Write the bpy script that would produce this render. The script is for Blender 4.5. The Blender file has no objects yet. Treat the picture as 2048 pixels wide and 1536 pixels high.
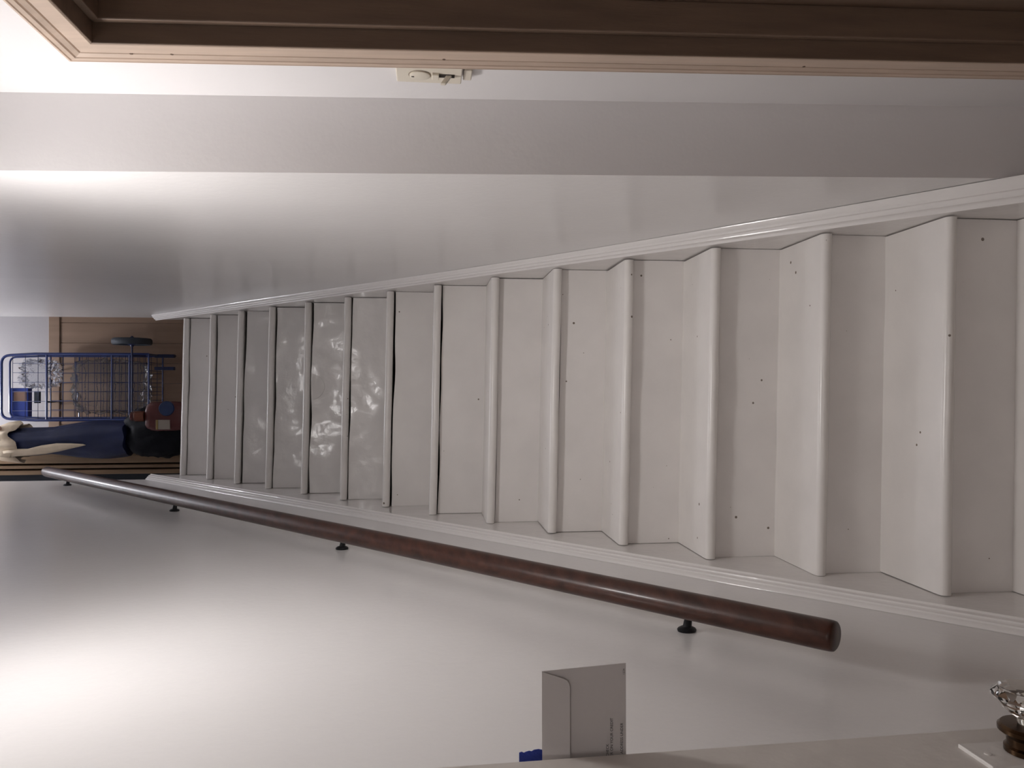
import bpy, bmesh, math, random
from mathutils import Vector, Matrix, noise

random.seed(7)
scene = bpy.context.scene
C = scene.collection

# ------------------------------------------------------------------ camera
F_PX, PITCH, YAW, EYE, CAM_X = 1550.0, 0.11, 0.0071, 1.63, 0.0387
cd = bpy.data.cameras.new('camera')
cam = bpy.data.objects.new('camera', cd)
C.objects.link(cam)
cd.sensor_fit = 'HORIZONTAL'
cd.sensor_width = 36.0
cd.lens = F_PX / 2048.0 * 36.0
cd.clip_start = 0.02
_fh = Vector((math.sin(YAW), math.cos(YAW), 0))
_r = Vector((math.cos(YAW), -math.sin(YAW), 0))
_f = _fh * math.cos(PITCH) + Vector((0, 0, -math.sin(PITCH)))
_u = _r.cross(_f)
# the phone was held upright and the picture stored on its side: picture-left is up
m = Matrix((-_u, _r, -_f)).transposed().to_4x4()
m.translation = Vector((CAM_X, 0, EYE))
cam.matrix_world = m
scene.camera = cam

# ------------------------------------------------------------------ world, exposure
w = bpy.data.worlds.new('world')
scene.world = w
w.use_nodes = True
w.node_tree.nodes['Background'].inputs[0].default_value = (0.5, 0.55, 0.65, 1)
w.node_tree.nodes['Background'].inputs[1].default_value = 0.0
vs = scene.view_settings
vs.view_transform = 'Standard'
vs.look = 'None'
vs.gamma = 1.0
vs.use_curve_mapping = False
vs.exposure = 0.14
HALL_LAMP = (0.05, 1.43, 2.54)
HALL_STRENGTH = 58.0
UP_LAMP = (-0.10, 4.85, 5.10)
UP_STRENGTH = 78.0
REAR_FILL = (0.05, -1.9, 2.74)  # added soft fill from behind the camera
REAR_FILL_STRENGTH = 16.0

# ------------------------------------------------------------------ materials
def mat(name, col, rough=0.5, metal=0.0, spec=0.5, bump=0.0, bscale=40.0, detail=3.0,
        var=0.0, vscale=6.0, stretch=None, trans=0.0, ior=1.45, emit=None, estr=0.0,
        alpha=1.0, coat=0.0, specks=0.0, rvar=0.0, bdist=0.01, bump2=0.0, bscale2=3.0):
    mt = bpy.data.materials.new(name)
    mt.use_nodes = True
    nt = mt.node_tree
    N, L = nt.nodes, nt.links
    b = N['Principled BSDF']
    b.inputs['Base Color'].default_value = (*col, 1)
    b.inputs['Roughness'].default_value = rough
    b.inputs['Metallic'].default_value = metal
    b.inputs['Specular IOR Level'].default_value = spec
    b.inputs['Transmission Weight'].default_value = trans
    b.inputs['IOR'].default_value = ior
    b.inputs['Alpha'].default_value = alpha
    b.inputs['Coat Weight'].default_value = coat
    b.inputs['Coat Roughness'].default_value = 0.12
    if emit:
        b.inputs['Emission Color'].default_value = (*emit, 1)
        b.inputs['Emission Strength'].default_value = estr
    tc = N.new('ShaderNodeTexCoord')
    mp = N.new('ShaderNodeMapping')
    L.new(tc.outputs['Object'], mp.inputs[0])
    if stretch:
        mp.inputs['Scale'].default_value = stretch
    src = None
    if var > 0:
        n = N.new('ShaderNodeTexNoise')
        n.inputs['Scale'].default_value = vscale
        n.inputs['Detail'].default_value = 5
        L.new(mp.outputs[0], n.inputs['Vector'])
        r = N.new('ShaderNodeMapRange')
        r.inputs[1].default_value, r.inputs[2].default_value = 0.3, 0.7
        r.inputs[3].default_value, r.inputs[4].default_value = 1 - var, 1 + var
        L.new(n.outputs[0], r.inputs[0])
        mx = N.new('ShaderNodeMix')
        mx.data_type = 'RGBA'
        mx.blend_type = 'MULTIPLY'
        mx.inputs[0].default_value = 1.0
        mx.inputs[6].default_value = (*col, 1)
        L.new(r.outputs[0], mx.inputs[7])
        src = mx.outputs[2]
    if specks > 0:      # chips in the paint
        v = N.new('ShaderNodeTexVoronoi')
        v.inputs['Scale'].default_value = 30.0
        v.inputs['Randomness'].default_value = 1.0
        L.new(tc.outputs['Object'], v.inputs['Vector'])
        sep = N.new('ShaderNodeSeparateColor')
        L.new(v.outputs['Color'], sep.inputs[0])
        th = N.new('ShaderNodeMath'); th.operation = 'MULTIPLY'
        pw = N.new('ShaderNodeMath'); pw.operation = 'POWER'
        L.new(sep.outputs[0], pw.inputs[0]); pw.inputs[1].default_value = 9.0
        L.new(pw.outputs[0], th.inputs[0]); th.inputs[1].default_value = specks
        lt = N.new('ShaderNodeMath'); lt.operation = 'LESS_THAN'
        L.new(v.outputs['Distance'], lt.inputs[0]); L.new(th.outputs[0], lt.inputs[1])
        mx2 = N.new('ShaderNodeMix'); mx2.data_type = 'RGBA'
        L.new(lt.outputs[0], mx2.inputs[0])
        if src: L.new(src, mx2.inputs[6])
        else: mx2.inputs[6].default_value = (*col, 1)
        mx2.inputs[7].default_value = (0.20, 0.16, 0.13, 1)
        src = mx2.outputs[2]
    if src:
        L.new(src, b.inputs['Base Color'])
    if rvar > 0:
        n = N.new('ShaderNodeTexNoise')
        n.inputs['Scale'].default_value = 12
        L.new(mp.outputs[0], n.inputs['Vector'])
        r = N.new('ShaderNodeMapRange')
        r.inputs[1].default_value, r.inputs[2].default_value = 0.3, 0.7
        r.inputs[3].default_value, r.inputs[4].default_value = rough - rvar, rough + rvar
        L.new(n.outputs[0], r.inputs[0])
        L.new(r.outputs[0], b.inputs['Roughness'])
    nrm = None
    for (bs, sc, dt) in ((bump, bscale, detail), (bump2, bscale2, 1.0)):
        if bs > 0:
            n = N.new('ShaderNodeTexNoise')
            n.inputs['Scale'].default_value = sc
            n.inputs['Detail'].default_value = dt
            L.new(mp.outputs[0], n.inputs['Vector'])
            bp = N.new('ShaderNodeBump')
            bp.inputs['Strength'].default_value = bs
            bp.inputs['Distance'].default_value = bdist
            L.new(n.outputs[0], bp.inputs['Height'])
            if nrm: L.new(nrm, bp.inputs['Normal'])
            nrm = bp.outputs[0]
    if nrm:
        L.new(nrm, b.inputs['Normal'])
    return mt

M = {}
M['wall'] = mat('satin_wall_paint', (0.80, 0.78, 0.77), rough=0.25, spec=0.5, bump=0.04, bscale=60, var=0.015, vscale=3, bump2=0.15, bscale2=2.5)
M['hall_wall'] = mat('matt_hall_paint', (0.79, 0.77, 0.77), rough=0.45, bump=0.05, bscale=60, var=0.015, vscale=3)
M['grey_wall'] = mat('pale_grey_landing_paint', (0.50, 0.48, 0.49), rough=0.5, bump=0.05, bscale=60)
M['paint'] = mat('white_gloss_paint', (0.80, 0.765, 0.735), rough=0.27, spec=0.5, bump=0.04, bscale=35, var=0.03, vscale=9, specks=0.13, bump2=0.2, bscale2=6)
M['riser_paint'] = mat('lightened_riser_paint', (0.84, 0.805, 0.78), rough=0.28, bump=0.05, bscale=30, var=0.03, vscale=9, specks=0.13, bump2=0.3, bscale2=7)  # same white paint as the treads, lightened so the risers look better lit
M['wrinkled'] = mat('wrinkled_riser_paint', (0.83, 0.80, 0.78), rough=0.17, bump=0.12, bscale=30, var=0.03, vscale=9, bump2=0.95, bscale2=10, bdist=0.012)
M['trim'] = mat('gloss_trim_paint', (0.78, 0.75, 0.73), rough=0.16, bump=0.05, bscale=45, bump2=0.2, bscale2=7)
M['door_paint'] = mat('old_door_paint', (0.66, 0.62, 0.58), rough=0.4, bump=0.12, bscale=40, var=0.04, vscale=8)
M['plate_paint'] = mat('painted_plate', (0.72, 0.69, 0.66), rough=0.35, bump=0.1, bscale=60)
M['rail'] = mat('dark_mahogany_varnish', (0.052, 0.020, 0.013), rough=0.36, spec=0.35, var=0.45, vscale=5, stretch=(9, 1.0, 9), bump=0.06, bscale=50, coat=0.12)
M['iron'] = mat('black_iron', (0.012, 0.012, 0.014), rough=0.45, metal=0.3)
M['oak'] = mat('raw_pine_casing', (0.55, 0.43, 0.345), rough=0.5, var=0.10, vscale=4, stretch=(12, 12, 1.2), bump=0.05, bscale=30)
M['jamb'] = mat('shade_darkened_jamb', (0.175, 0.118, 0.085), rough=0.5, var=0.15, vscale=4, stretch=(12, 12, 1.2), bump=0.05, bscale=30)  # darker copy of the casing wood; the reveal's shade is in the colour
M['groove'] = mat('dark_groove_line', (0.12, 0.075, 0.05), rough=0.7)
M['cream'] = mat('cream_plastic', (0.72, 0.66, 0.56), rough=0.35)
M['dark'] = mat('dark_gap', (0.03, 0.024, 0.02), rough=0.9)
M['paper'] = mat('white_paper', (0.56, 0.53, 0.52), rough=0.8, bump=0.05, bscale=80)
M['ink'] = mat('black_ink', (0.03, 0.025, 0.025), rough=0.7)
M['tape'] = mat('blue_masking_tape', (0.012, 0.03, 0.24), rough=0.65, bump=0.3, bscale=250, var=0.1, vscale=60)
M['glass'] = mat('clear_knob_glass', (0.95, 0.95, 0.93), rough=0.02, trans=1.0, ior=1.5)
M['brass'] = mat('tarnished_brass', (0.085, 0.050, 0.028), rough=0.22, metal=1.0, rvar=0.1)
M['chrome'] = mat('polished_steel', (0.75, 0.74, 0.70), rough=0.12, metal=1.0)
M['blue_metal'] = mat('blue_enamel_wire', (0.02, 0.042, 0.18), rough=0.35, coat=0.3)
M['wire'] = mat('dark_blue_wire', (0.018, 0.028, 0.10), rough=0.4)
M['rubber'] = mat('charcoal_rubber', (0.035, 0.045, 0.06), rough=0.6)
M['plastic_bag'] = mat('clear_crinkled_plastic', (0.80, 0.82, 0.86), rough=0.10, trans=0.94, ior=1.07, bump=1.0, bscale=16)
M['blue_box'] = mat('blue_printed_card', (0.03, 0.06, 0.30), rough=0.4)
M['brown_print'] = mat('brown_print', (0.25, 0.15, 0.11), rough=0.5)
M['navy'] = mat('navy_nylon', (0.012, 0.020, 0.070), rough=0.5, bump=0.5, bscale=14, var=0.25, vscale=8)
M['black_bag'] = mat('black_nylon', (0.004, 0.005, 0.009), rough=0.6, spec=0.2, bump=0.5, bscale=16)
M['cloth'] = mat('cream_cotton', (0.74, 0.62, 0.47), rough=0.85, bump=0.3, bscale=50, var=0.08, vscale=14)
M['skin_wood'] = mat('pale_turned_wood', (0.62, 0.40, 0.32), rough=0.45)
M['red'] = mat('red_plastic', (0.07, 0.011, 0.010), rough=0.35)
M['orange'] = mat('orange_brown_plastic', (0.13, 0.035, 0.016), rough=0.35)
M['yellow'] = mat('yellow_print', (0.22, 0.15, 0.05), rough=0.5)
M['blue_plastic'] = mat('blue_plastic', (0.008, 0.024, 0.085), rough=0.35)
M['label'] = mat('pale_label', (0.27, 0.235, 0.20), rough=0.6)
M['tan_wood'] = mat('tan_softwood', (0.40, 0.275, 0.17), rough=0.55, var=0.2, vscale=4, stretch=(10, 10, 1.0), bump=0.05, bscale=30)
M['wainscot'] = mat('brown_panelling', (0.33, 0.225, 0.16), rough=0.5, var=0.12, vscale=3, stretch=(8, 8, 0.8), bump=0.06, bscale=20)
M['floor'] = mat('brown_floor_boards', (0.16, 0.09, 0.05), rough=0.4, var=0.2, vscale=4, stretch=(12, 1, 12))
M['ceiling'] = mat('ceiling_white', (0.78, 0.77, 0.76), rough=0.8, bump=0.05, bscale=50)
M['globe'] = mat('lit_opal_globe', (0.9, 0.9, 0.9), rough=0.3, emit=(1.0, 0.965, 0.955), estr=HALL_STRENGTH)
M['dish'] = mat('fill_light_opal', (0.9, 0.9, 0.9), rough=0.3, emit=(1.0, 0.945, 0.92), estr=REAR_FILL_STRENGTH)
M['globe_cool'] = mat('lit_opal_globe_cool', (0.9, 0.9, 0.9), rough=0.3, emit=(0.92, 0.93, 1.0), estr=UP_STRENGTH)

# ------------------------------------------------------------------ helpers
def link(name, me, m=None, parent=None, smooth=False):
    o = bpy.data.objects.new(name, me)
    C.objects.link(o)
    if m: me.materials.append(M[m] if isinstance(m, str) else m)
    if parent: o.parent = parent
    if smooth:
        for p in me.polygons: p.use_smooth = True
    return o

def mesh(name, verts, faces, m=None, parent=None, smooth=False):
    me = bpy.data.meshes.new(name)
    me.from_pydata([tuple(v) for v in verts], [], faces)
    me.update()
    return link(name, me, m, parent, smooth)

def from_bm(name, bm, m=None, parent=None, smooth=False, sharp=None):
    bmesh.ops.recalc_face_normals(bm, faces=bm.faces)
    me = bpy.data.meshes.new(name)
    bm.to_mesh(me)
    bm.free()
    o = link(name, me, m, parent, smooth)
    if sharp is not None:
        me.set_sharp_from_angle(angle=math.radians(sharp))
    return o

def thing(name, label, cat, loc=(0, 0, 0), group=None, kind=None):
    o = bpy.data.objects.new(name, None)
    o.empty_display_size = 0.05
    C.objects.link(o)
    o.location = loc
    if kind: o['kind'] = kind
    if label: o['label'] = label
    if cat: o['category'] = cat
    if group: o['group'] = group
    return o

def tag(o, label, cat, group=None):
    o['label'] = label
    o['category'] = cat
    if group: o['group'] = group
    return o

def struct(o, label=None):
    o['kind'] = 'structure'
    if label: o['label'] = label
    return o

def keep(o, parent):
    """parent o while its coordinates are already in world space"""
    o.parent = parent
    o.matrix_parent_inverse = Matrix.Translation(parent.location).inverted()
    return o

def box_bm(x0, x1, y0, y1, z0, z1, bev=0.0, seg=2, fn=None):
    bm = bmesh.new()
    vs_ = [bm.verts.new((x, y, z)) for z in (z0, z1) for y in (y0, y1) for x in (x0, x1)]
    for f in ((0, 1, 3, 2), (4, 6, 7, 5), (0, 4, 5, 1), (2, 3, 7, 6), (0, 2, 6, 4), (1, 5, 7, 3)):
        bm.faces.new([vs_[i] for i in f])
    bmesh.ops.recalc_face_normals(bm, faces=bm.faces)
    if bev > 0:
        bmesh.ops.bevel(bm, geom=bm.edges[:], offset=bev, segments=seg, affect='EDGES', profile=0.5)
    if fn:
        for v in bm.verts: v.co = Vector(fn(v.co))
    return bm

def box(name, x0, x1, y0, y1, z0, z1, m, parent=None, bev=0.0, seg=2, fn=None):
    return from_bm(name, box_bm(x0, x1, y0, y1, z0, z1, bev, seg, fn), m, parent)

def tube_bm(bm, pts, r, n=10, closed=False, sx=1.0, sy=1.0, ref=None, caps=True):
    pts = [Vector(p) for p in pts]
    rings = []
    k = len(pts)
    prev = None
    for i, p in enumerate(pts):
        if closed: t = pts[(i + 1) % k] - pts[i - 1]
        else: t = pts[min(i + 1, k - 1)] - pts[max(i - 1, 0)]
        t.normalize()
        if prev is None:
            a = Vector(ref) if ref else (Vector((0, 0, 1)) if abs(t.z) < 0.9 else Vector((1, 0, 0)))
        else: a = prev
        a = (a - t * a.dot(t)).normalized()
        prev = a
        b = t.cross(a)
        rr = r[i] if isinstance(r, (list, tuple)) else r
        rings.append([bm.verts.new(p + a * (math.cos(q) * rr * sy) + b * (math.sin(q) * rr * sx))
                      for q in [2 * math.pi * j / n for j in range(n)]])
    for i in range(k if closed else k - 1):
        A, B = rings[i], rings[(i + 1) % k]
        for j in range(n):
            bm.faces.new((A[j], A[(j + 1) % n], B[(j + 1) % n], B[j]))
    if not closed and caps:
        bm.faces.new(rings[0][::-1]); bm.faces.new(rings[-1])

def tube(name, pts, r, m, parent=None, n=10, **kw):
    bm = bmesh.new()
    tube_bm(bm, pts, r, n, **kw)
    return from_bm(name, bm, m, parent, True, 40)

def lathe_bm(bm, prof, n=24, axis='Z', origin=(0, 0, 0)):
    """prof: (radius, height) pairs"""
    O = Vector(origin)
    def put(r, h, q):
        a, b = r * math.cos(q), r * math.sin(q)
        return O + {'Z': Vector((a, b, h)), 'X': Vector((h, a, b)), 'Y': Vector((a, h, b))}[axis]
    rings = []
    for r, h in prof:
        if r < 1e-6: rings.append([bm.verts.new(put(0, h, 0))])
        else: rings.append([bm.verts.new(put(r, h, 2 * math.pi * j / n)) for j in range(n)])
    for A, B in zip(rings, rings[1:]):
        for j in range(n):
            k = (j + 1) % n
            if len(A) == 1 and len(B) == 1: continue
            if len(A) == 1: bm.faces.new((A[0], B[j], B[k]))
            elif len(B) == 1: bm.faces.new((A[j], A[k], B[0]))
            else: bm.faces.new((A[j], A[k], B[k], B[j]))

def lathe(name, prof, m, parent=None, n=24, axis='Z', origin=(0, 0, 0), smooth=True, sharp=35):
    bm = bmesh.new()
    lathe_bm(bm, prof, n, axis, origin)
    return from_bm(name, bm, m, parent, smooth, sharp if smooth else None)

def prism(name, poly, axis, lo, hi, m, parent=None, bev=0.0, fn=None):
    """poly of 2-D points extruded along axis ('X': (y,z); 'Y': (x,z); 'Z': (x,y))"""
    bm = bmesh.new()
    def put(a, b, h):
        return {'X': (h, a, b), 'Y': (a, h, b), 'Z': (a, b, h)}[axis]
    A = [bm.verts.new(put(a, b, lo)) for a, b in poly]
    B = [bm.verts.new(put(a, b, hi)) for a, b in poly]
    k = len(poly)
    bm.faces.new(A); bm.faces.new(B[::-1])
    for i in range(k): bm.faces.new((A[i], B[i], B[(i + 1) % k], A[(i + 1) % k]))
    bmesh.ops.recalc_face_normals(bm, faces=bm.faces)
    if bev: bmesh.ops.bevel(bm, geom=bm.edges[:], offset=bev, segments=2, affect='EDGES', profile=0.5)
    if fn:
        for v in bm.verts: v.co = Vector(fn(v.co))
    return from_bm(name, bm, m, parent)

# ------------------------------------------------------------------ the setting
FIT_LEAN = 0.0255          # sideways skew given to the hall walls to match image coordinates
ZREF = 1.457
Y_RET = 1.56           # where the hall ends and the narrower stairwell begins
XW = 0.475             # stairwell half width, plaster to plaster
X_HALL = 0.627
HALL_CEIL = 2.75
WELL_EDGE = 1.97
LANDING = 3.019
TOP = 5.40
Y_BACK = 5.45
R_END, L_END = 4.90, 4.65

def lean(co, k=1.0):
    return (co[0] - FIT_LEAN * k * (co[2] - ZREF), co[1], co[2])

def wall_x(y, z):
    k = min(1.0, max(0.0, 1 - (y - Y_RET) / 1.6))
    return XW + max(min(-0.022 * (z - ZREF) * k, 0.035), -0.03)

# right wall of the stairwell, twisted slightly so its front corner follows image coordinates
bm = bmesh.new()
ny, nz = 12, 16
grid = []
for i in range(ny + 1):
    y = Y_RET + (R_END - Y_RET) * i / ny
    row = []
    for j in range(nz + 1):
        z = TOP * j / nz
        row.append(bm.verts.new((wall_x(y, z), y, z)))
    grid.append(row)
for i in range(ny):
    for j in range(nz):
        bm.faces.new((grid[i][j], grid[i][j + 1], grid[i + 1][j + 1], grid[i + 1][j]))
# thickness: end face at the landing and back face
e0 = [bm.verts.new((0.60, R_END, TOP * j / nz)) for j in range(nz + 1)]
for j in range(nz): bm.faces.new((grid[ny][j], grid[ny][j + 1], e0[j + 1], e0[j]))
e1 = [bm.verts.new((0.72, Y_RET + 0.06, TOP * j / nz)) for j in range(nz + 1)]
for j in range(nz):
    bm.faces.new((e0[j], e0[j + 1], e1[j + 1], e1[j]))
    bm.faces.new((e1[j], e1[j + 1], grid[0][j + 1], grid[0][j]))
for j in (0, nz):
    bm.faces.new([grid[i][j] for i in range(ny + 1)] + [e0[j], e1[j]])
struct(from_bm('wall_right', bm, 'wall'), 'glossy white plaster wall along the right of the stairs')

# short return wall facing the camera between hall and stairwell
zz = [0, 0.6, 1.2, 1.8, 2.4, HALL_CEIL]
vs_, fs_ = [], []
for z in zz:
    xa = wall_x(Y_RET, z)
    xb = X_HALL - FIT_LEAN * (z - ZREF) + 0.004
    vs_ += [(xa, Y_RET, z), (xb, Y_RET, z), (xb, Y_RET + 0.05, z)]
for i in range(len(zz) - 1):
    a, b = 3 * i, 3 * (i + 1)
    fs_ += [(a, b, b + 1, a + 1), (a + 1, b + 1, b + 2, a + 2)]
struct(mesh('wall_return', vs_, fs_, 'hall_wall'), 'narrow shaded white return wall where the stairwell starts')

# hall wall on the right with the door opening
D_Y0, D_Y1, D_Z = 0.42, 1.318, 2.175      # opening
def leanbox(name, x0, x1, y0, y1, z0, z1, m, parent=None, bev=0.0):
    return box(name, x0, x1, y0, y1, z0, z1, m, parent, bev, 2, lean)
wr = struct(leanbox('wall_hall_right', X_HALL, X_HALL + 0.11, D_Y1, Y_RET + 0.004, 0, HALL_CEIL + 0.05, 'hall_wall'), 'white hall wall right of the stairs, beyond the wooden door frame')
struct(leanbox('wall_over_door', X_HALL, X_HALL + 0.11, D_Y0, D_Y1, D_Z, HALL_CEIL + 0.05, 'hall_wall'), 'white hall wall above the wooden door frame')
struct(leanbox('wall_hall_near', X_HALL, X_HALL + 0.11, -3.2, D_Y0, 0, HALL_CEIL + 0.05, 'hall_wall'), 'white hall wall on the near side of the wooden door frame')

# left wall runs straight from the hall to the landing
struct(box('wall_left', -XW - 0.12, -XW, -3.2, L_END, 0, TOP, 'wall', None, 0.004, 1), 'glossy white wall along the left of the stairs')
struct(box('wall_behind', -0.6, 0.75, -3.3, -3.2, 0, HALL_CEIL + 0.05, 'hall_wall'), 'white wall behind the camera')
struct(box('floor', -0.6, 0.8, -3.3, 2.3, -0.1, 0.0, 'floor'), 'brown floor at the foot of the stairs')
# ceilings
struct(box('ceiling', -XW - 0.1, 0.75, -3.3, WELL_EDGE, HALL_CEIL, HALL_CEIL + 0.10, 'ceiling'), 'white ceiling of the lower hall')
struct(box('wall_header', -XW - 0.1, 0.75, WELL_EDGE - 0.10, WELL_EDGE, HALL_CEIL + 0.10, TOP, 'ceiling'), 'white wall above the edge of the hall ceiling')
struct(box('ceiling_upper', -2.0, 2.0, WELL_EDGE - 0.1, Y_BACK + 0.1, TOP, TOP + 0.1, 'ceiling'), 'white ceiling of the upper floor')
# landing
struct(box('floor_landing', -2.0, 2.0, 4.66, Y_BACK + 0.05, LANDING - 0.12, LANDING, 'floor'), 'brown floor of the upper landing')
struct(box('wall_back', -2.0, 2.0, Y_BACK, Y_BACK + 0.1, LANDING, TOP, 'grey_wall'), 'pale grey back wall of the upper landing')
struct(box('wall_landing_left', -2.05, -1.95, 4.5, Y_BACK + 0.1, LANDING, TOP, 'hall_wall'), 'white end wall left of the landing')
struct(box('wall_landing_right', 1.95, 2.05, 4.5, Y_BACK + 0.1, LANDING, TOP, 'hall_wall'), 'white end wall right of the landing')
struct(box('wall_landing_near_left', -2.0, -XW - 0.10, L_END - 0.1, L_END, LANDING, TOP, 'hall_wall'), 'white near wall of the landing, left')
struct(box('wall_landing_near_right', 0.56, 2.0, R_END - 0.1, R_END, LANDING, TOP, 'hall_wall'), 'white near wall of the landing, right')
# brown wainscot boards on the back wall, capped by a rail
wz = 4.112
tr = thing('trim_1', 'brown wooden wainscot on the landing back wall behind the cart', None, (0, Y_BACK, LANDING), kind='structure')
x = -1.0
while x < 1.0:
    bw = 0.135
    keep(box('panel_board', x + 0.0006, x + bw - 0.0006, Y_BACK - 0.018, Y_BACK + 0.01, LANDING, wz - 0.07, 'wainscot', None, 0.002, 1), tr)
    x += bw
keep(box('cap_rail', -1.0, 1.02, Y_BACK - 0.026, Y_BACK + 0.01, wz - 0.07, wz, 'wainscot', None, 0.004, 2), tr)
# far right corner bead of the stairwell
# ------------------------------------------------------------------ staircase
G, RI, SL = 0.2224, 0.1996, 0.0218  # SL: sideways tilt of the steps, fitted to image pixels
Y1, Z1 = 1.7017, 0.3985
res = [0.9, -5.2, 7.2, 4.9, -0.7, -5.1, -0.6, -3.4, -4.2, -2.1, 1.5, 1.6, 1.4, 3.8]
zc = [1.8, 2.0, 2.2, 2.4, 2.6, 2.8, 3.0, 3.2, 3.4, 3.55, 3.75, 3.95, 4.15, 4.35]
nose = {0: (Y1 - G, Z1 - RI)}
for i in range(14):
    nose[i + 1] = (Y1 + G * i, Z1 + RI * i + res[i] * zc[i] / F_PX)
TH, OV = 0.030, 0.030
W2 = 0.45
stair = thing('staircase', 'steep white painted wooden staircase rising between the walls', 'staircase', (0, Y1 - G, 0))

def wob(x, s, a):
    return a * (noise.noise(Vector((x * 3.1, s * 7.7, 0.3))) + 0.5 * noise.noise(Vector((x * 9.0, s * 3.3, 5.1))))

def tread(k):
    y, zm = nose[k]
    yb = y + G + OV + 0.004 if k < 14 else y + 0.07
    # cross-section with a half-round nose
    prof = [(yb, -TH / 2), (y + OV - 0.008, -TH / 2)]
    for j in range(9):
        q = -math.pi / 2 - math.pi * j / 8
        prof.append((y + TH / 2 + math.cos(q) * TH / 2 * 1.0, math.sin(q) * TH / 2))
    prof += [(yb, TH / 2)]
    n = 14
    xl, xr = -W2 + random.uniform(0.0008, 0.0035), W2 - random.uniform(0.0015, 0.005)
    bm = bmesh.new()
    rows = []
    for i in range(n + 1):
        x = xl + (xr - xl) * i / n
        dy, dz = wob(x, k, 0.0025), wob(x, k + 40, 0.002)
        rows.append([bm.verts.new((x, p[0] + (dy if p[0] < yb - 0.01 else 0), zm + p[1] - SL * x + dz)) for p in prof])
    np_ = len(prof)
    for i in range(n):
        for j in range(np_):
            a, b = rows[i], rows[i + 1]
            bm.faces.new((a[j], a[(j + 1) % np_], b[(j + 1) % np_], b[j]))
    bm.faces.new(rows[0]); bm.faces.new(rows[-1][::-1])
    return keep(from_bm('tread', bm, 'paint', None, True, 35), stair)

def riser(k):
    y, zm = nose[k]
    yb = y + OV
    zb = (nose[k - 1][1] + TH / 2) if k > 0 else 0.0
    n = 22
    wr_ = k >= 9 and k <= 12
    amp = 0.0035 if wr_ else 0.0016
    gap = {1: .0012, 5: .003, 6: .002, 7: .0055, 8: .007, 9: .0065, 10: .007, 11: .007, 12: .0075, 13: .006, 14: .005}.get(k, 0.0012)
    bm = bmesh.new()
    xl, xr = -W2 + random.uniform(0.0002, 0.002), W2 - random.uniform(0.0005, 0.003)
    rows = []
    nz_ = 7
    for i in range(n + 1):
        x = xl + (xr - xl) * i / n
        g = max(0.0003, gap * (1.0 + 1.1 * noise.noise(Vector((x * 5.0, k * 3.7, 1.2)))))
        zt = zm - TH / 2 - SL * x - g + wob(x, k + 40, 0.002)
        z0 = zb - SL * x * (0 if k == 0 else 1) - 0.004
        row = []
        for j in range(nz_ + 1):
            z = z0 + (zt - z0) * j / nz_
            dy = amp * noise.noise(Vector((x * 5.0, z * 9.0, k * 2.3))) * 2
            if wr_: dy += 0.0022 * noise.noise(Vector((x * 16.0, z * 22.0, k * 5.3)))
            row.append(bm.verts.new((x, yb + dy, z)))
        row.append(bm.verts.new((x, yb + 0.018, zt)))
        row.append(bm.verts.new((x, yb + 0.018, z0)))
        rows.append(row)
    np_ = nz_ + 3
    for i in range(n):
        for j in range(np_):
            a, b = rows[i], rows[i + 1]
            bm.faces.new((a[j], b[j], b[(j + 1) % np_], a[(j + 1) % np_]))
    bm.faces.new(rows[0]); bm.faces.new(rows[-1][::-1])
    return keep(from_bm('riser', bm, 'wrinkled' if wr_ else 'riser_paint', None, True, 35), stair)

risers = {}
for k in range(0, 15):
    tread(k)
    risers[k] = riser(k)

# stringers with a moulded cap
PROF = [(0.0, -0.006), (0.034, -0.006), (0.040, 0.0), (0.040, 0.006), (0.034, 0.010), (0.031, 0.016), (0.030, 0.021),
        (0.025, 0.022), (0.021, 0.026), (0.0195, 0.031), (0.014, 0.032), (0.010, 0.037), (0.004, 0.042), (0.0, 0.043)]
slope = RI / G
ca, sa = 1 / math.hypot(1, slope), slope / math.hypot(1, slope)
def stringer(side, off, y_top, y_bot):
    def zl(y): return Z1 + (y - Y1) * slope + off - SL * side * W2
    xf = side * W2
    xw = side * (XW - 0.002)
    poly = [(y_bot, 0.0), (y_bot, zl(y_bot)), (y_top, zl(y_top)), (y_top, LANDING - 0.1), (y_top - 0.45, LANDING - 0.75)]
    poly = [(a, max(b, 0.0)) for a, b in poly]
    poly.append((y_bot + 0.55, 0.0))
    st = keep(prism('stringer', poly, 'X', min(xf, xw), max(xf, xw), 'trim'), stair)
    # sweep of the cap profile; the wall end of the profile sits inside the plaster
    bm = bmesh.new()
    rows = []
    ys = [y_bot + (y_top - y_bot) * i / 24 for i in range(25)]
    H = 0.66 if side > 0 else 0.84
    for idx, y in enumerate(ys):
        row = []
        for a, b in PROF:
            bb = b * H
            wx = wall_x(y, zl(y) + bb) if side > 0 else XW
            t_ = a / 0.040          # 0 at the plaster, 1 at the lip over the stringer face
            xx = side * (wx - 0.0004 + (W2 - 0.006 - wx) * t_) + (wob(y, 3 + side, 0.0004) if a > 0 else 0)
            # rounded upper end
            row.append(bm.verts.new((xx, y - bb * sa, zl(y) + bb * ca + wob(y, 9 + side, 0.0005))))
        rows.append(row)
    n_ = len(PROF)
    for i in range(len(rows) - 1):
        for j in range(n_ - 1):
            a, b = rows[i], rows[i + 1]
            bm.faces.new((a[j], a[j + 1], b[j + 1], b[j]))
    bm.faces.new(rows[0]); bm.faces.new(rows[-1][::-1])
    mo = from_bm('stringer_moulding', bm, 'trim', None, True, 28)
    mo.parent = st
    return st
stringer(1, 0.088, 4.74, 1.50)
stringer(-1, 0.137, 4.66, 1.25)
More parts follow.
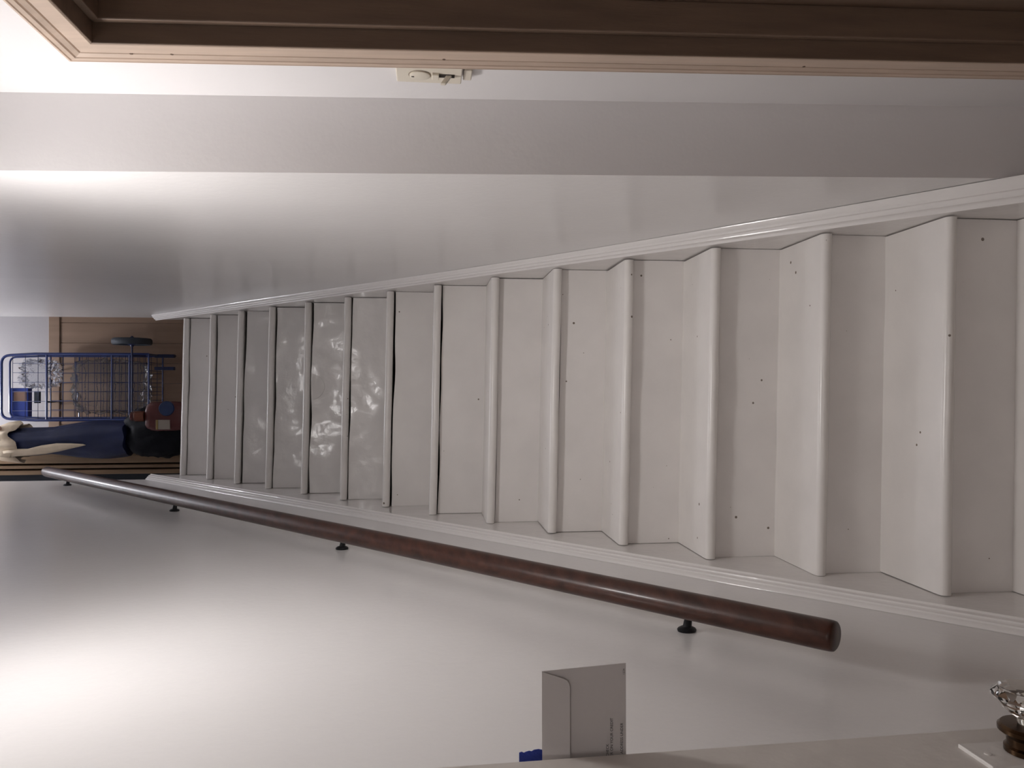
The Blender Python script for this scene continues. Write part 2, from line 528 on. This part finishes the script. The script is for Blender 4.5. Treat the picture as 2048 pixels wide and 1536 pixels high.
# dark hollow under the stairs shows through the cracks
# ------------------------------------------------------------------ round dull patch on one riser
y10, z10 = nose[10]
pts = [(0, 0)]
R_ = 0.066
bm = bmesh.new()
cx, zt = 0.052, z10 - TH / 2 - 0.006
ring = []
for j in range(21):
    q = math.pi + math.pi * j / 20
    ring.append((cx + R_ * math.cos(q), zt + 0.02 + R_ * 1.25 * math.sin(q)))
ring = [p for p in ring if p[1] < zt] 
A = [bm.verts.new((a, y10 + OV - 0.0075, b)) for a, b in ring]
B = [bm.verts.new((a, y10 + OV + 0.004, b)) for a, b in ring]
bm.faces.new(A); bm.faces.new(B[::-1])
for i in range(len(A)): bm.faces.new((A[i], B[i], B[(i + 1) % len(A)], A[(i + 1) % len(A)]))
po = from_bm('round_patch', bm, mat('dull_filler_paint', (0.78, 0.75, 0.725), rough=0.6), None)
keep(po, stair)
po['label'] = 'round dull filler patch'

# ------------------------------------------------------------------ handrail on the left wall
RS = 0.884
def rail_pt(y): return Vector((-0.398, y, 0.903 + RS * (y - 1.29)))
hr = thing('handrail', 'dark varnished wooden handrail on black brackets along the left wall', 'handrail', (-0.398, 1.29, 0.90))
ys = [1.300, 1.3015, 1.306, 1.314] + [1.314 + (4.38 - 1.314) * i / 40 for i in range(1, 40)] + [4.38, 4.390, 4.396]
rad = [0.0235, 0.0262, 0.0272, 0.0275] + [0.0275] * 39 + [0.0275, 0.026, 0.021]
bm = bmesh.new()
tube_bm(bm, [rail_pt(y) for y in ys], rad, 28, sx=1.0, sy=1.12)
keep(from_bm('rail', bm, 'rail', None, True, 50), hr)
def bracket(y, z):
    plate_bm = bmesh.new()
    lathe_bm(plate_bm, [(0, 0), (0.017, 0), (0.018, 0.004), (0.016, 0.007), (0.011, 0.010), (0.0, 0.011)], 20, 'X', (0, 0, 0))
    for v in plate_bm.verts: v.co.z *= 1.15
    b = keep(from_bm('bracket', plate_bm, 'iron', None, True, 40), hr)
    b.location = (-XW, y, z)
    top = rail_pt(y) - Vector((-XW, y, z))
    pts = [Vector((0.004, 0, 0)), Vector((0.03, 0.0, -0.004)), Vector((0.052, 0, 0.012)), Vector((0.068, 0, 0.04)), Vector((top.x, 0, top.z - 0.024))]
    arm = tube('arm', pts, [0.010, 0.0085, 0.0075, 0.0075, 0.008], 'iron', b, 10)
    d = Vector((0, 1, RS)).normalized()
    cbm = box_bm(-0.012, 0.012, -0.035, 0.035, -0.0025, 0.0025, 0.001, 1)
    cl = from_bm('saddle', cbm, 'iron', b)
    cl.location = (top.x, 0, top.z - 0.0285)
    cl.rotation_euler = (math.atan(RS), 0, 0)
    for s in (-1, 1):
        lathe('screw', [(0, 0), (0.004, 0), (0.0035, 0.0025), (0, 0.003)], 'iron', b, 10, 'X', (0.006, 0, s * 0.0125))
for (y, z) in ((1.60, 1.080), (2.543, 1.900), (3.421, 2.690), (4.40, 3.545)):
    bracket(y, z)

# ------------------------------------------------------------------ wooden door frame in the hall's right wall
dr = thing('door_1', 'brown wooden door frame with mitred casing in the hall wall on the right', None, (X_HALL, D_Y1, 0), kind='structure')
CW, CT = 0.060, 0.020
# casing profile: (s outward from the opening, t proud of the wall)
CP = [(0.0, 0.0), (0.0, 0.012), (0.003, 0.015), (0.029, 0.0165), (0.031, 0.0135), (0.033, 0.0165), (0.041, 0.0195), (0.043, 0.017),
      (0.045, 0.020), (0.052, 0.021), (0.054, 0.018), (0.056, 0.0205), (0.060, 0.0195), (0.060, 0.0)]
def casing(name, ends, kind):
    bm = bmesh.new()
    A, B = [], []
    n_ = len(CP)
    steps = 8
    rows = []
    for i in range(steps + 1):
        f = i / steps
        row = []
        for s, t in CP:
            if kind == 'far':   # vertical, outward = +Y
                y, z = D_Y1 - 0.0115 + s, (D_Z - 0.0115 + s) * f
            elif kind == 'near':
                y, z = D_Y0 + 0.0115 - s, (D_Z - 0.0115 + s) * f
            else:
                z = D_Z - 0.0115 + s
                ya, yb = D_Y0 + 0.0115 - s, D_Y1 - 0.0115 + s
                y = ya + (yb - ya) * f
            row.append(bm.verts.new(lean((X_HALL - t + (0.002 if t == 0 else 0), y, z))))
        rows.append(row)
    for i in range(steps):
        for j in range(n_):
            a, b = rows[i], rows[i + 1]
            bm.faces.new((a[j], a[(j + 1) % n_], b[(j + 1) % n_], b[j]))
    bm.faces.new(rows[0]); bm.faces.new(rows[-1][::-1])
    return keep(from_bm(name, bm, 'oak', None, True, 20), dr)
cf = casing('side_casing', None, 'far')
casing('side_casing', None, 'near')
ch = casing('head_casing', None, 'head')
# jamb lining and door stop
JX0, JX1 = X_HALL - 0.0138, X_HALL + 0.125
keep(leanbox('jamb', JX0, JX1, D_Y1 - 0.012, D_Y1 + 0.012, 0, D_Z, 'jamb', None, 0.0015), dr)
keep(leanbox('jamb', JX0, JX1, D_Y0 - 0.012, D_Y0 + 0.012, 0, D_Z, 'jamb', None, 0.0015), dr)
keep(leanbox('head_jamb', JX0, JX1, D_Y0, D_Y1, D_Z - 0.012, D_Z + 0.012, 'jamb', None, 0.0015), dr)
SX0, SX1 = X_HALL + 0.019, X_HALL + 0.075
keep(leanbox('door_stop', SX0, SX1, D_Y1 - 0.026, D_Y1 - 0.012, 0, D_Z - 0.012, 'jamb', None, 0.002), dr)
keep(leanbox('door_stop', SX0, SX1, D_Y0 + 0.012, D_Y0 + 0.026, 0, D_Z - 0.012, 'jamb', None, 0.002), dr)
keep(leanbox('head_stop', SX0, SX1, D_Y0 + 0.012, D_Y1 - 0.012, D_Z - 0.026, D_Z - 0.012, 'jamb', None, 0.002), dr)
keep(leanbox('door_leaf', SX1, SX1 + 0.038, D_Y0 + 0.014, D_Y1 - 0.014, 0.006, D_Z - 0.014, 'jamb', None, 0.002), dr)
# filled nail holes in the casing
def nail(y, z):
    p = lean((X_HALL - 0.0162, y, z))
    o = lathe('nail_hole', [(0, 0.001), (0.0028, 0.001), (0.0028, -0.0006), (0, -0.0006)], 'groove', None, 8, 'X', p)
    keep(o, dr)
for (y, z) in ((1.338, 2.115), (1.337, 2.05), (1.335, 1.60), (1.334, 0.95)): nail(y, z)

# ------------------------------------------------------------------ light switch on the hall wall beyond the casing
SWY, SWZ = 1.4095, 1.624
swx = X_HALL - FIT_LEAN * (SWZ - ZREF)
sw = thing('light_switch', 'cream surface-mounted switch box peeking from behind the wooden casing', 'light switch', (swx, SWY, SWZ))
from_bm('switch_box', box_bm(-0.009, 0.003, -0.035, 0.035, -0.057, 0.059, 0.002, 2), 'cream', sw)
from_bm('cover_plate', box_bm(-0.014, -0.009, -0.0365, 0.0365, -0.0585, 0.0605, 0.002, 2), 'cream', sw)
lathe('dial_groove', [(0.0, -0.0145), (0.0205, -0.0145), (0.0205, -0.0132), (0, -0.0132)], mat('shadow_beige', (0.30, 0.25, 0.20), rough=0.7), sw, 28, 'X', (0, 0.0, 0.018))
lathe('dial', [(0.0, -0.0178), (0.0155, -0.0178), (0.0185, -0.0165), (0.0185, -0.0138), (0, -0.0138)], 'cream', sw, 28, 'X', (0, 0.0, 0.018))
from_bm('dial_mark', box_bm(-0.0183, -0.0170, -0.002, 0.002, 0.028, 0.033, 0.0003, 1), 'dark', sw)
from_bm('toggle_slot', box_bm(-0.0148, -0.0135, -0.007, 0.007, -0.045, -0.017, 0.0003, 1), 'dark', sw)
def tg(co):
    return (co[0], co[1], co[2] + (co[0] + 0.014) * -0.7)
from_bm('toggle', box_bm(-0.030, -0.012, -0.0048, 0.0048, -0.040, -0.030, 0.0015, 2, tg), 'cream', sw)
from_bm('switch_collar', box_bm(-0.0190, -0.0135, -0.012, 0.010, -0.0165, -0.004, 0.001, 2), 'cream', sw)
from_bm('raceway', box_bm(-0.009, 0.003, -0.014, 0.030, -0.077, -0.0615, 0.002, 2), 'cream', sw)

# ------------------------------------------------------------------ entrance door standing open on the left
DX = -0.36
d2 = thing('door_2', 'off-white panelled entrance door standing open along the left wall', None, (DX, 0.02, 0.0), kind='structure')
def dlean(co): return (co[0], co[1] - 0.035 * (co[2] - 1.4) * max(0, (co[1] - 0.0)) / 0.83, co[2])  # slants the free edge to fit its image coordinates
keep(box('door_leaf', DX - 0.042, DX, 0.03, 0.833, 0.012, 2.04, 'door_paint', None, 0.002, 2, dlean), d2)
for (a, b) in ((0.16, 0.86), (1.10, 1.90)):
    keep(box('raised_panel', DX - 0.001, DX + 0.005, 0.16, 0.69, a, b, 'door_paint', None, 0.004, 2, dlean), d2)
plate = keep(box('lock_plate', DX - 0.001, DX + 0.0042, 0.752, 0.806, 0.80, 1.042, 'plate_paint', None, 0.0012, 2), d2)
plate['label'] = 'tall painted-over lock plate'
for z in (1.027, 0.815):
    keep(lathe('plate_screw', [(0, 0.0035), (0.0035, 0.0035), (0.0035, 0.0052), (0, 0.0056)], 'plate_paint', None, 12, 'X', (DX, 0.779, z)), d2)
KZ, KY = 0.980, 0.777
kn = lathe('knob_neck', [(0.0, 0.004), (0.024, 0.005), (0.024, 0.010), (0.021, 0.012), (0.0215, 0.020), (0.026, 0.024), (0.030, 0.027),
                         (0.030, 0.031), (0.027, 0.034), (0.012, 0.035), (0.0, 0.035)], 'brass', None, 28, 'X', (DX, KY, KZ))
keep(kn, d2)
# twelve-sided pressed glass knob
kb = bmesh.new()
lathe_bm(kb, [(0.0, 0.0355), (0.011, 0.0355), (0.0125, 0.042), (0.024, 0.050), (0.036, 0.064), (0.0365, 0.067), (0.030, 0.073), (0.0, 0.0755)], 12, 'X', (DX, KY, KZ))
kg = keep(from_bm('glass_knob', kb, 'glass'), d2)
kg['label'] = 'clear faceted glass doorknob'
keep(lathe('knob_core', [(0, 0.034), (0.0075, 0.034), (0.0075, 0.048), (0.006, 0.050), (0, 0.050)], 'chrome', None, 16, 'X', (DX, KY, KZ)), d2)

# ------------------------------------------------------------------ envelope and tape on the door edge
EY = 0.846
k_ = 0.000546
ex, ez = -0.2715, 1.5037
ev = thing('envelope', 'white windowless envelope taped to the edge of the open door', 'envelope', (ex, EY, ez))
Hh = 0.0945
body = [(0, 0), (0.0055, -Hh), (-0.155, -Hh), (-0.155, 0)]
prism('envelope_body', body, 'Y', 0, 0.0012, 'paper', ev)
flap = [(0, -0.0004), (-0.0076, -0.0240), (-0.0095, -0.0275), (-0.0125, -0.0297), (-0.0165, -0.0306), (-0.155, -0.0309), (-0.155, -0.0002)]
fl = prism('flap', flap, 'Y', -0.0008, 0.0, 'paper', ev)
fl.location = (0, -0.0003, 0)
fl.rotation_euler = (math.radians(-7), 0, 0)
def text(s, x, z, size, parent):
    cu = bpy.data.curves.new('t', 'FONT')
    cu.body = s
    cu.size = size
    cu.align_x = 'RIGHT'
    to = bpy.data.objects.new('t', cu)
    C.objects.link(to)
    bpy.context.view_layer.update()
    me = bpy.data.meshes.new_from_object(to.evaluated_get(bpy.context.evaluated_depsgraph_get()))
    bpy.data.objects.remove(to)
    me.transform(Matrix.Rotation(math.pi / 2, 4, 'X'))
    o = link('printed_line', me, 'ink', parent)
    o.location = (x, -0.0003, z)
    return o
text('CHECK', -0.083, -0.0748, 0.0044, ev)
text('NUMBER ON YOUR CREDIT', -0.0545, -0.0795, 0.0044, ev)
text('CARD ADDRESS UNDER', -0.0605, -0.0910, 0.0044, ev)
text('1234', -0.0005, -0.0932, 0.0034, ev)
# torn strip of blue masking tape
tp = [(-0.375, 1.5035), (-0.3600, 1.5035), (-0.3590, 1.5075), (-0.3595, 1.5125), (-0.3610, 1.5152), (-0.3603, 1.5180), (-0.3612, 1.5215), (-0.3622, 1.5238), (-0.3610, 1.5262), (-0.3618, 1.5290), (-0.375, 1.5290)]
tp = [(a + 0.0145 - 0.0005 + (0.0005 if a > -0.37 else 0) - 0.012, b) for a, b in tp]
t_ = prism('masking_tape', tp, 'Y', EY - 0.0006, EY + 0.0006, 'tape')
tag(t_, 'torn strip of blue masking tape above the envelope', 'tape')

# ------------------------------------------------------------------ lamps
cl = thing('ceiling_light', 'flattened opal dome light under the hall ceiling above the stair foot', 'ceiling light', (HALL_LAMP[0], HALL_LAMP[1], HALL_CEIL))
dz = HALL_LAMP[2] - HALL_CEIL
lathe('lamp_base', [(0, 0.0), (0.06, 0.0), (0.06, -0.02), (0.03, -0.03), (0.03, dz + 0.062), (0.119, dz + 0.052), (0.119, dz - 0.001), (0.116, dz - 0.001), (0.1155, dz + 0.047), (0, dz + 0.05)], 'cream', cl, 28)  # pan and rim shaped to keep lamp light off the upper walls
lathe('glass_dome', [(0.0, dz - 0.05)] + [(0.115 * math.sin(math.pi * j / 14), dz - 0.05 * math.cos(math.pi * j / 14)) for j in range(1, 14)] + [(0.0, dz + 0.05)], 'globe', cl, 28)
cl = thing('ceiling_light', 'opal globe light under the upper landing ceiling', 'ceiling light', (UP_LAMP[0], UP_LAMP[1], TOP))
dz = UP_LAMP[2] - TOP
lathe('lamp_base', [(0, 0.0), (0.09, 0.0), (0.09, -0.02), (0.05, -0.03), (0.05, dz + 0.09), (0, dz + 0.09)], 'chrome', cl, 28)
lathe('globe', [(0.0, dz - 0.1)] + [(0.1 * math.sin(math.pi * j / 14), dz - 0.1 * math.cos(math.pi * j / 14)) for j in range(1, 14)] + [(0.0, dz + 0.1)], 'globe_cool', cl, 24)

cl = thing('ceiling_light', 'added opal fill light under the hall ceiling behind the camera', 'ceiling light', (REAR_FILL[0], REAR_FILL[1], HALL_CEIL))  # unseen fill lamp, added to brighten the stairs and walls from behind
lathe('fill_dish', [(0, -0.09), (0.12, -0.082), (0.22, -0.055), (0.28, -0.01), (0.28, 0.0), (0, 0.0)], 'dish', cl, 32)
lathe('fill_dish_rim', [(0.28, -0.014), (0.292, -0.014), (0.292, 0.0), (0.28, 0.0), (0.28, -0.014)], 'chrome', cl, 32)

# ------------------------------------------------------------------ shopping cart hung on the landing wall
def z51(v): return 4.237 - (v - 3) * 0.002957        # heights of its bars
YF, YB = 5.10, 5.36
XL, XR = -0.150, 0.262
cart = thing('shopping_cart', 'blue wire folding shopping cart with a wheel at its foot, hung at the stair top', 'cart', (0.06, YB, z51(330)))
def rr(pts, r, n=8, name='frame_tube', m='blue_metal'):
    return keep(tube(name, pts, r, m, None, n), cart)
def arc(p, q, r_, c, steps=5):
    """rounded corner at c between p and q"""
    c = Vector(c); a = c + (Vector(p) - c).normalized() * r_; b = c + (Vector(q) - c).normalized() * r_
    return [a.lerp(c, t).lerp(c.lerp(b, t), t) for t in [i / steps for i in range(steps + 1)]]
def loop(xl, xr, zb, zt, y, yt=None, r_=0.05):
    yt = y if yt is None else yt
    P = [(xr, y, zb)] + arc((xr, y, zb), (xl, yt, zt), r_, (xr, yt, zt)) + arc((xr, yt, zt), (xl, y, zb), r_, (xl, yt, zt)) + [(xl, y, zb)]
    return P
# handle hoop leaning back towards the wall, and the upright frame hoop
P = [(XR, YF, z51(297)), (XR, YF, z51(70))] + arc((XR, YF, z51(70)), (XL, YF, z51(3)), 0.05, (XR - 0.012, YF, z51(3))) + \
    arc((XR, YF, z51(3)), (XL, YF, z51(70)), 0.05, (XL + 0.012, YF, z51(3))) + [(XL, YF, z51(70)), (XL, YF, z51(297))]
rr(P, 0.0085)
P2 = [(XR - 0.012, YF + 0.05, z51(297)), (XR - 0.012, YF + 0.05, z51(80))] + arc((XR - .012, YF + .05, z51(80)), (XL, YF + .05, z51(11)), 0.04, (XR - 0.02, YF + 0.05, z51(11))) + \
     arc((XR, YF + .05, z51(11)), (XL + .012, YF + .05, z51(80)), 0.04, (XL + 0.02, YF + 0.05, z51(11))) + [(XL + 0.012, YF + 0.05, z51(80)), (XL + 0.012, YF + 0.05, z51(297))]
rr(P2, 0.006)
for x in (XR, XL):     # back uprights
    rr([(x, YB, z51(325)), (x, YB, z51(60))], 0.0075, 8)
for v, r_ in ((92, 0.0072), (222, 0.005), (258, 0.006), (297, 0.006)):
    rr([(XR, YF, z51(v)), (XL, YF, z51(v))], r_, 8, 'cross_bar')
for v in (60, 120, 297):
    rr([(XR, YB, z51(v)), (XL, YB, z51(v))], 0.005, 8, 'cross_bar')
    for x in (XR, XL):
        rr([(x, YF, z51(v)), (x, YB, z51(v))], 0.0055, 8, 'side_bar')
# wire mesh
bm = bmesh.new()
def wire(a, b, r_=0.0017): tube_bm(bm, [a, b], r_, 5)
for yy in (YF, YB):
    v0 = 25 if yy == YF else 60
    for i in range(1, 7):
        x = XL + (XR - XL) * i / 7
        wire((x, yy, z51(v0)), (x, yy, z51(297)))
    v = v0
    while v < 297:
        wire((XL, yy, z51(v)), (XR, yy, z51(v)))
        v += 25 if v < 145 else 12.5
for x in (XL, XR):
    for i in range(1, 5):
        y = YF + (YB - YF) * i / 5
        wire((x, y, z51(60)), (x, y, z51(297)))
    v = 70
    while v < 297:
        wire((x, YF, z51(v)), (x, YB, z51(v))); v += 25
for i in range(1, 8):
    x = XL + (XR - XL) * i / 8
    wire((x, YF, z51(297)), (x, YB, z51(297)))
wm = keep(from_bm('wire_mesh', bm, 'wire', None, True), cart)
wm['kind'] = 'stuff'
# legs, axle, wheels
for x in (XR - 0.004, XR - 0.085):
    keep(box('leg', x - 0.011, x + 0.011, YB - 0.10, YB - 0.07, z51(332), z51(290), 'wire', None, 0.003), cart)
axz, axy = 3.445, 5.035
rr([(XL - 0.02, axy, axz), (0.372, axy, axz)], 0.006, 8, 'axle', 'wire')
for x in (XR - 0.012, XL + 0.012):
    rr([(x, YF, z51(290)), (x, axy, axz)], 0.008, 8, 'axle_bracket', 'wire')
for x in (0.337,):
    wh = lathe('wheel', [(0.0, -0.012), (0.075, -0.012), (0.080, -0.017), (0.108, -0.020), (0.115, -0.012), (0.1165, 0.0), (0.115, 0.012), (0.108, 0.020), (0.080, 0.017), (0.075, 0.012), (0.0, 0.012)], 'rubber', None, 32, 'X', (x, axy, axz))
    keep(wh, cart)
    hb = lathe('hub', [(0, -0.030), (0.010, -0.030), (0.012, -0.022), (0.03, -0.014), (0.03, 0.014), (0.012, 0.022), (0.010, 0.030), (0, 0.030)], 'wire', None, 16, 'X', (x, axy, axz))
    keep(hb, cart)
# wall hooks that carry the frame
for x in (0.16, -0.04):
    hk = thing('wall_hook', 'black iron wall hook holding the ' + ('right' if x > 0 else 'left') + ' end of the blue cart', 'hook', (x, Y_BACK - 0.018, z51(60)))
    tube('hook_arm', [(0, 0.0, 0.0), (0, -0.04, -0.014), (0, -0.072, -0.014), (0, -0.088, -0.004), (0, -0.090, 0.012)], 0.005, 'iron', hk, 8)
    from_bm('hook_plate', box_bm(-0.015, 0.015, -0.005, 0.002, -0.035, 0.035, 0.002, 1), 'iron', hk)

# what lies in the cart
def lump(name, c, r, m, amp=0.15, freq=3.0, seed=0.0, n=28, power=2.6, smooth=True, parent=None):
    """superellipsoid with folds"""
    bm = bmesh.new()
    bmesh.ops.create_uvsphere(bm, u_segments=n, v_segments=n // 2 + 2, radius=1.0)
    for v in bm.verts:
        d = v.co.normalized()
        s = (abs(d.x) ** power + abs(d.y) ** power + abs(d.z) ** power) ** (-1 / power)
        p = d * s
        nn = noise.noise(Vector((d.x * freq + seed, d.y * freq, d.z * freq))) + 0.5 * noise.noise(Vector((d.x * freq * 2.3, d.y * freq * 2.3 + seed, d.z * freq * 2.3)))
        p *= 1 + amp * nn
        v.co = Vector((p.x * r[0], p.y * r[1], p.z * r[2]))
    o = from_bm(name, bm, m, parent, smooth, 60)
    o.location = c
    return o
tag(lump('plastic_bag', (0.140, 5.235, z51(60)), (0.082, 0.080, 0.10), 'plastic_bag', 0.38, 5.5, 2.0, 56, 3.5),
    'crumpled clear plastic bag stuffed in the top of the cart', 'plastic bag')
tag(lump('plastic_bag', (0.06, 5.235, z51(205)), (0.165, 0.095, 0.215), 'plastic_bag', 0.16, 5.0, 9.0, 56, 5.0),
    'large clear plastic bag filling the lower basket of the cart', 'plastic bag')
bx_ = thing('blue_box', 'blue cardboard box with a brown picture standing in the cart', 'box', (-0.055, 5.16, z51(46)))
from_bm('carton', box_bm(-0.085, 0.105, 0.0, 0.05, 0.0, 0.105, 0.003, 1), 'blue_box', bx_)
from_bm('brown_picture', box_bm(0.02, 0.085, -0.002, 0.001, 0.010, 0.085, 0.0008, 1), 'brown_print', bx_)
tag(box('phone_case', -0.045, 0.03, 5.15, 5.17, z51(70), z51(59), 'rubber', None, 0.002), 'small dark slab lying in the cart below the blue box', 'slab')

# ------------------------------------------------------------------ pile left of the cart
tag(lump('duffel_bag', (-0.215, 4.862, LANDING + 0.190), (0.150, 0.115, 0.190), 'black_bag', 0.13, 3.0, 4.0, 48, 3.0), 'black nylon duffel bag standing on the landing beside the stair top', 'bag')
sk = thing('laundry_sack', 'navy sack with a cream ruffled lining piled on the black duffel bag', 'sack', (-0.250, 4.865, 3.395))
def sack_shape():
    bm = bmesh.new()
    n, hh = 36, 18
    rows = []
    for i in range(hh + 1):
        t = i / hh
        z = 0.70 * t
        rx = 0.116 * (1 - 0.10 * t) * (0.72 + 0.28 * math.sin(math.pi * min(1, t * 1.3 + 0.2)))
        ry = 0.105 * (1 - 0.2 * t)
        row = []
        for j in range(n):
            q = 2 * math.pi * j / n
            fold = 1 + 0.05 * math.sin(q * 9 + 3 * t) * (0.3 + t) + 0.14 * noise.noise(Vector((math.cos(q) * 1.6, math.sin(q) * 1.6, t * 3.1)))
            row.append(bm.verts.new((rx * fold * math.cos(q) - 0.02 * t, ry * fold * math.sin(q), z + 0.02 * noise.noise(Vector((q, t * 3, 1))))))
        rows.append(row)
    for a, b in zip(rows, rows[1:]):
        for j in range(n): bm.faces.new((a[j], a[(j + 1) % n], b[(j + 1) % n], b[j]))
    bm.faces.new(rows[0][::-1]); bm.faces.new(rows[-1])
    return bm
from_bm('sack_body', sack_shape(), 'navy', sk, True, 70)
# cream collar: ruffled sheet folded over the mouth
bm = bmesh.new()
n = 72
rows = []
prof = [(0.070, 0.735), (0.092, 0.725), (0.104, 0.695), (0.112, 0.655), (0.117, 0.60)]
for (r_, z) in prof:
    row = []
    for j in range(n):
        q = 2 * math.pi * j / n
        rag = 0.5 + 0.5 * math.sin(q * 5.0 + 0.6) + 0.4 * noise.noise(Vector((math.cos(q) * 4, math.sin(q) * 4, 2.2)))
        zz_ = z + (0.055 * (rag - 0.4) if z < 0.68 else 0.012 * math.sin(q * 8))
        fr = r_ * (1 + 0.10 * math.sin(q * 11 + 1.0) + 0.08 * noise.noise(Vector((math.cos(q) * 3, math.sin(q) * 3, z * 5))))
        row.append(bm.verts.new((fr * math.cos(q) - 0.02, fr * 0.95 * math.sin(q), zz_)))
    rows.append(row)
for a, b in zip(rows, rows[1:]):
    for j in range(n): bm.faces.new((a[j], a[(j + 1) % n], b[(j + 1) % n], b[j]))
co = from_bm('ruffled_lining', bm, 'cloth', sk, True)
sd = co.modifiers.new('thickness', 'SOLIDIFY'); sd.thickness = 0.003
# cream strip of the lining hanging down the front
bm = bmesh.new()
pts = [(-0.085, 0.66, 0.020), (-0.075, 0.60, 0.022), (-0.072, 0.52, 0.020), (-0.058, 0.44, 0.026), (-0.045, 0.36, 0.024), (-0.036, 0.28, 0.014), (-0.030, 0.21, 0.004)]
rows = []
for i, (x, z, hw) in enumerate(pts):
    t = z / 0.70
    rows.append([bm.verts.new((x + hw * s, -0.105 * (1 - 0.2 * t) * math.sqrt(max(0.05, 1 - ((x + hw * s + 0.02 * t) / 0.125) ** 2)) - 0.016 - 0.006 * (1 - abs(s)), z + 0.006 * s)) for s in (-1, -0.4, 0.3, 1)])
for a, b in zip(rows, rows[1:]):
    for j in range(3): bm.faces.new((a[j], a[j + 1], b[j + 1], b[j]))
so = from_bm('hanging_strip', bm, 'cloth', sk, True)
sd = so.modifiers.new('thickness', 'SOLIDIFY'); sd.thickness = 0.004
for (x, z, lab) in ((-0.185, 4.098, 'pale round wooden ball on the cream cloth, nearer the cart'), (-0.262, 4.105, 'pale round wooden ball on the cream cloth, farther from the cart')):
    kb_ = lathe('wooden_ball', [(0, -0.016), (0.012, -0.014), (0.017, -0.004), (0.017, 0.006), (0.011, 0.015), (0, 0.018)], 'skin_wood', None, 18, 'Z', (0, 0, 0))
    kb_.location = (x, 4.79, z)
    tag(kb_, lab, 'ball')

# detergent pouch and small jar by the stair edge
dp = thing('detergent_pouch', 'red pouch with a blue roundel and pale label at the stair top', 'pouch', (-0.115, 4.705, LANDING))
lump('pouch_body', (0, 0, 0.115), (0.085, 0.03, 0.117), 'red', 0.05, 2.0, 1.0, 28, 4.0, True, dp)
lathe('blue_roundel', [(0, -0.036), (0.040, -0.035), (0.044, -0.028), (0.044, -0.015), (0, -0.015)], 'blue_plastic', dp, 28, 'Y', (0.044, 0, 0.105))
from_bm('pale_label', box_bm(-0.076, -0.020, -0.036, -0.02, 0.085, 0.150, 0.002, 1), 'label', dp)
from_bm('yellow_band', box_bm(-0.076, -0.020, -0.0365, -0.02, 0.151, 0.163, 0.001, 1), 'yellow', dp)
jr = thing('small_jar', 'small orange-brown jar resting on the black duffel bag', 'jar', (-0.115, 4.70, LANDING + 0.235))
lathe('jar_body', [(0, 0), (0.026, 0), (0.030, 0.006), (0.030, 0.05), (0.022, 0.058), (0, 0.058)], 'orange', jr, 24)
lathe('jar_lid', [(0, 0.056), (0.026, 0.056), (0.026, 0.072), (0.023, 0.075), (0, 0.075)], 'red', jr, 24)

# boards standing on end behind the left wall's corner
xs = [(-0.352, -0.408, 'widest tan board standing on end beside the black bag'),
      (-0.4205, -0.4395, 'middle thin tan board of the three standing boards'),
      (-0.4515, -0.478, 'tan board standing hard against the white wall corner')]
for i, (a, b, lab) in enumerate(xs):
    tag(box('wooden_board', b, a, 4.98 + 0.01 * i, 5.16 + 0.01 * i, LANDING, 4.75 - 0.06 * i, 'tan_wood', None, 0.0015, 1), lab, 'board', 'boards standing on end')
tag(box('dark_panel', -0.60, -0.34, 5.19, 5.21, LANDING, 4.70, 'rubber', None, 0.002, 1), 'dark sheet backing the gaps between the standing tan boards', 'panel')  # stands in for the dark gaps between the boards
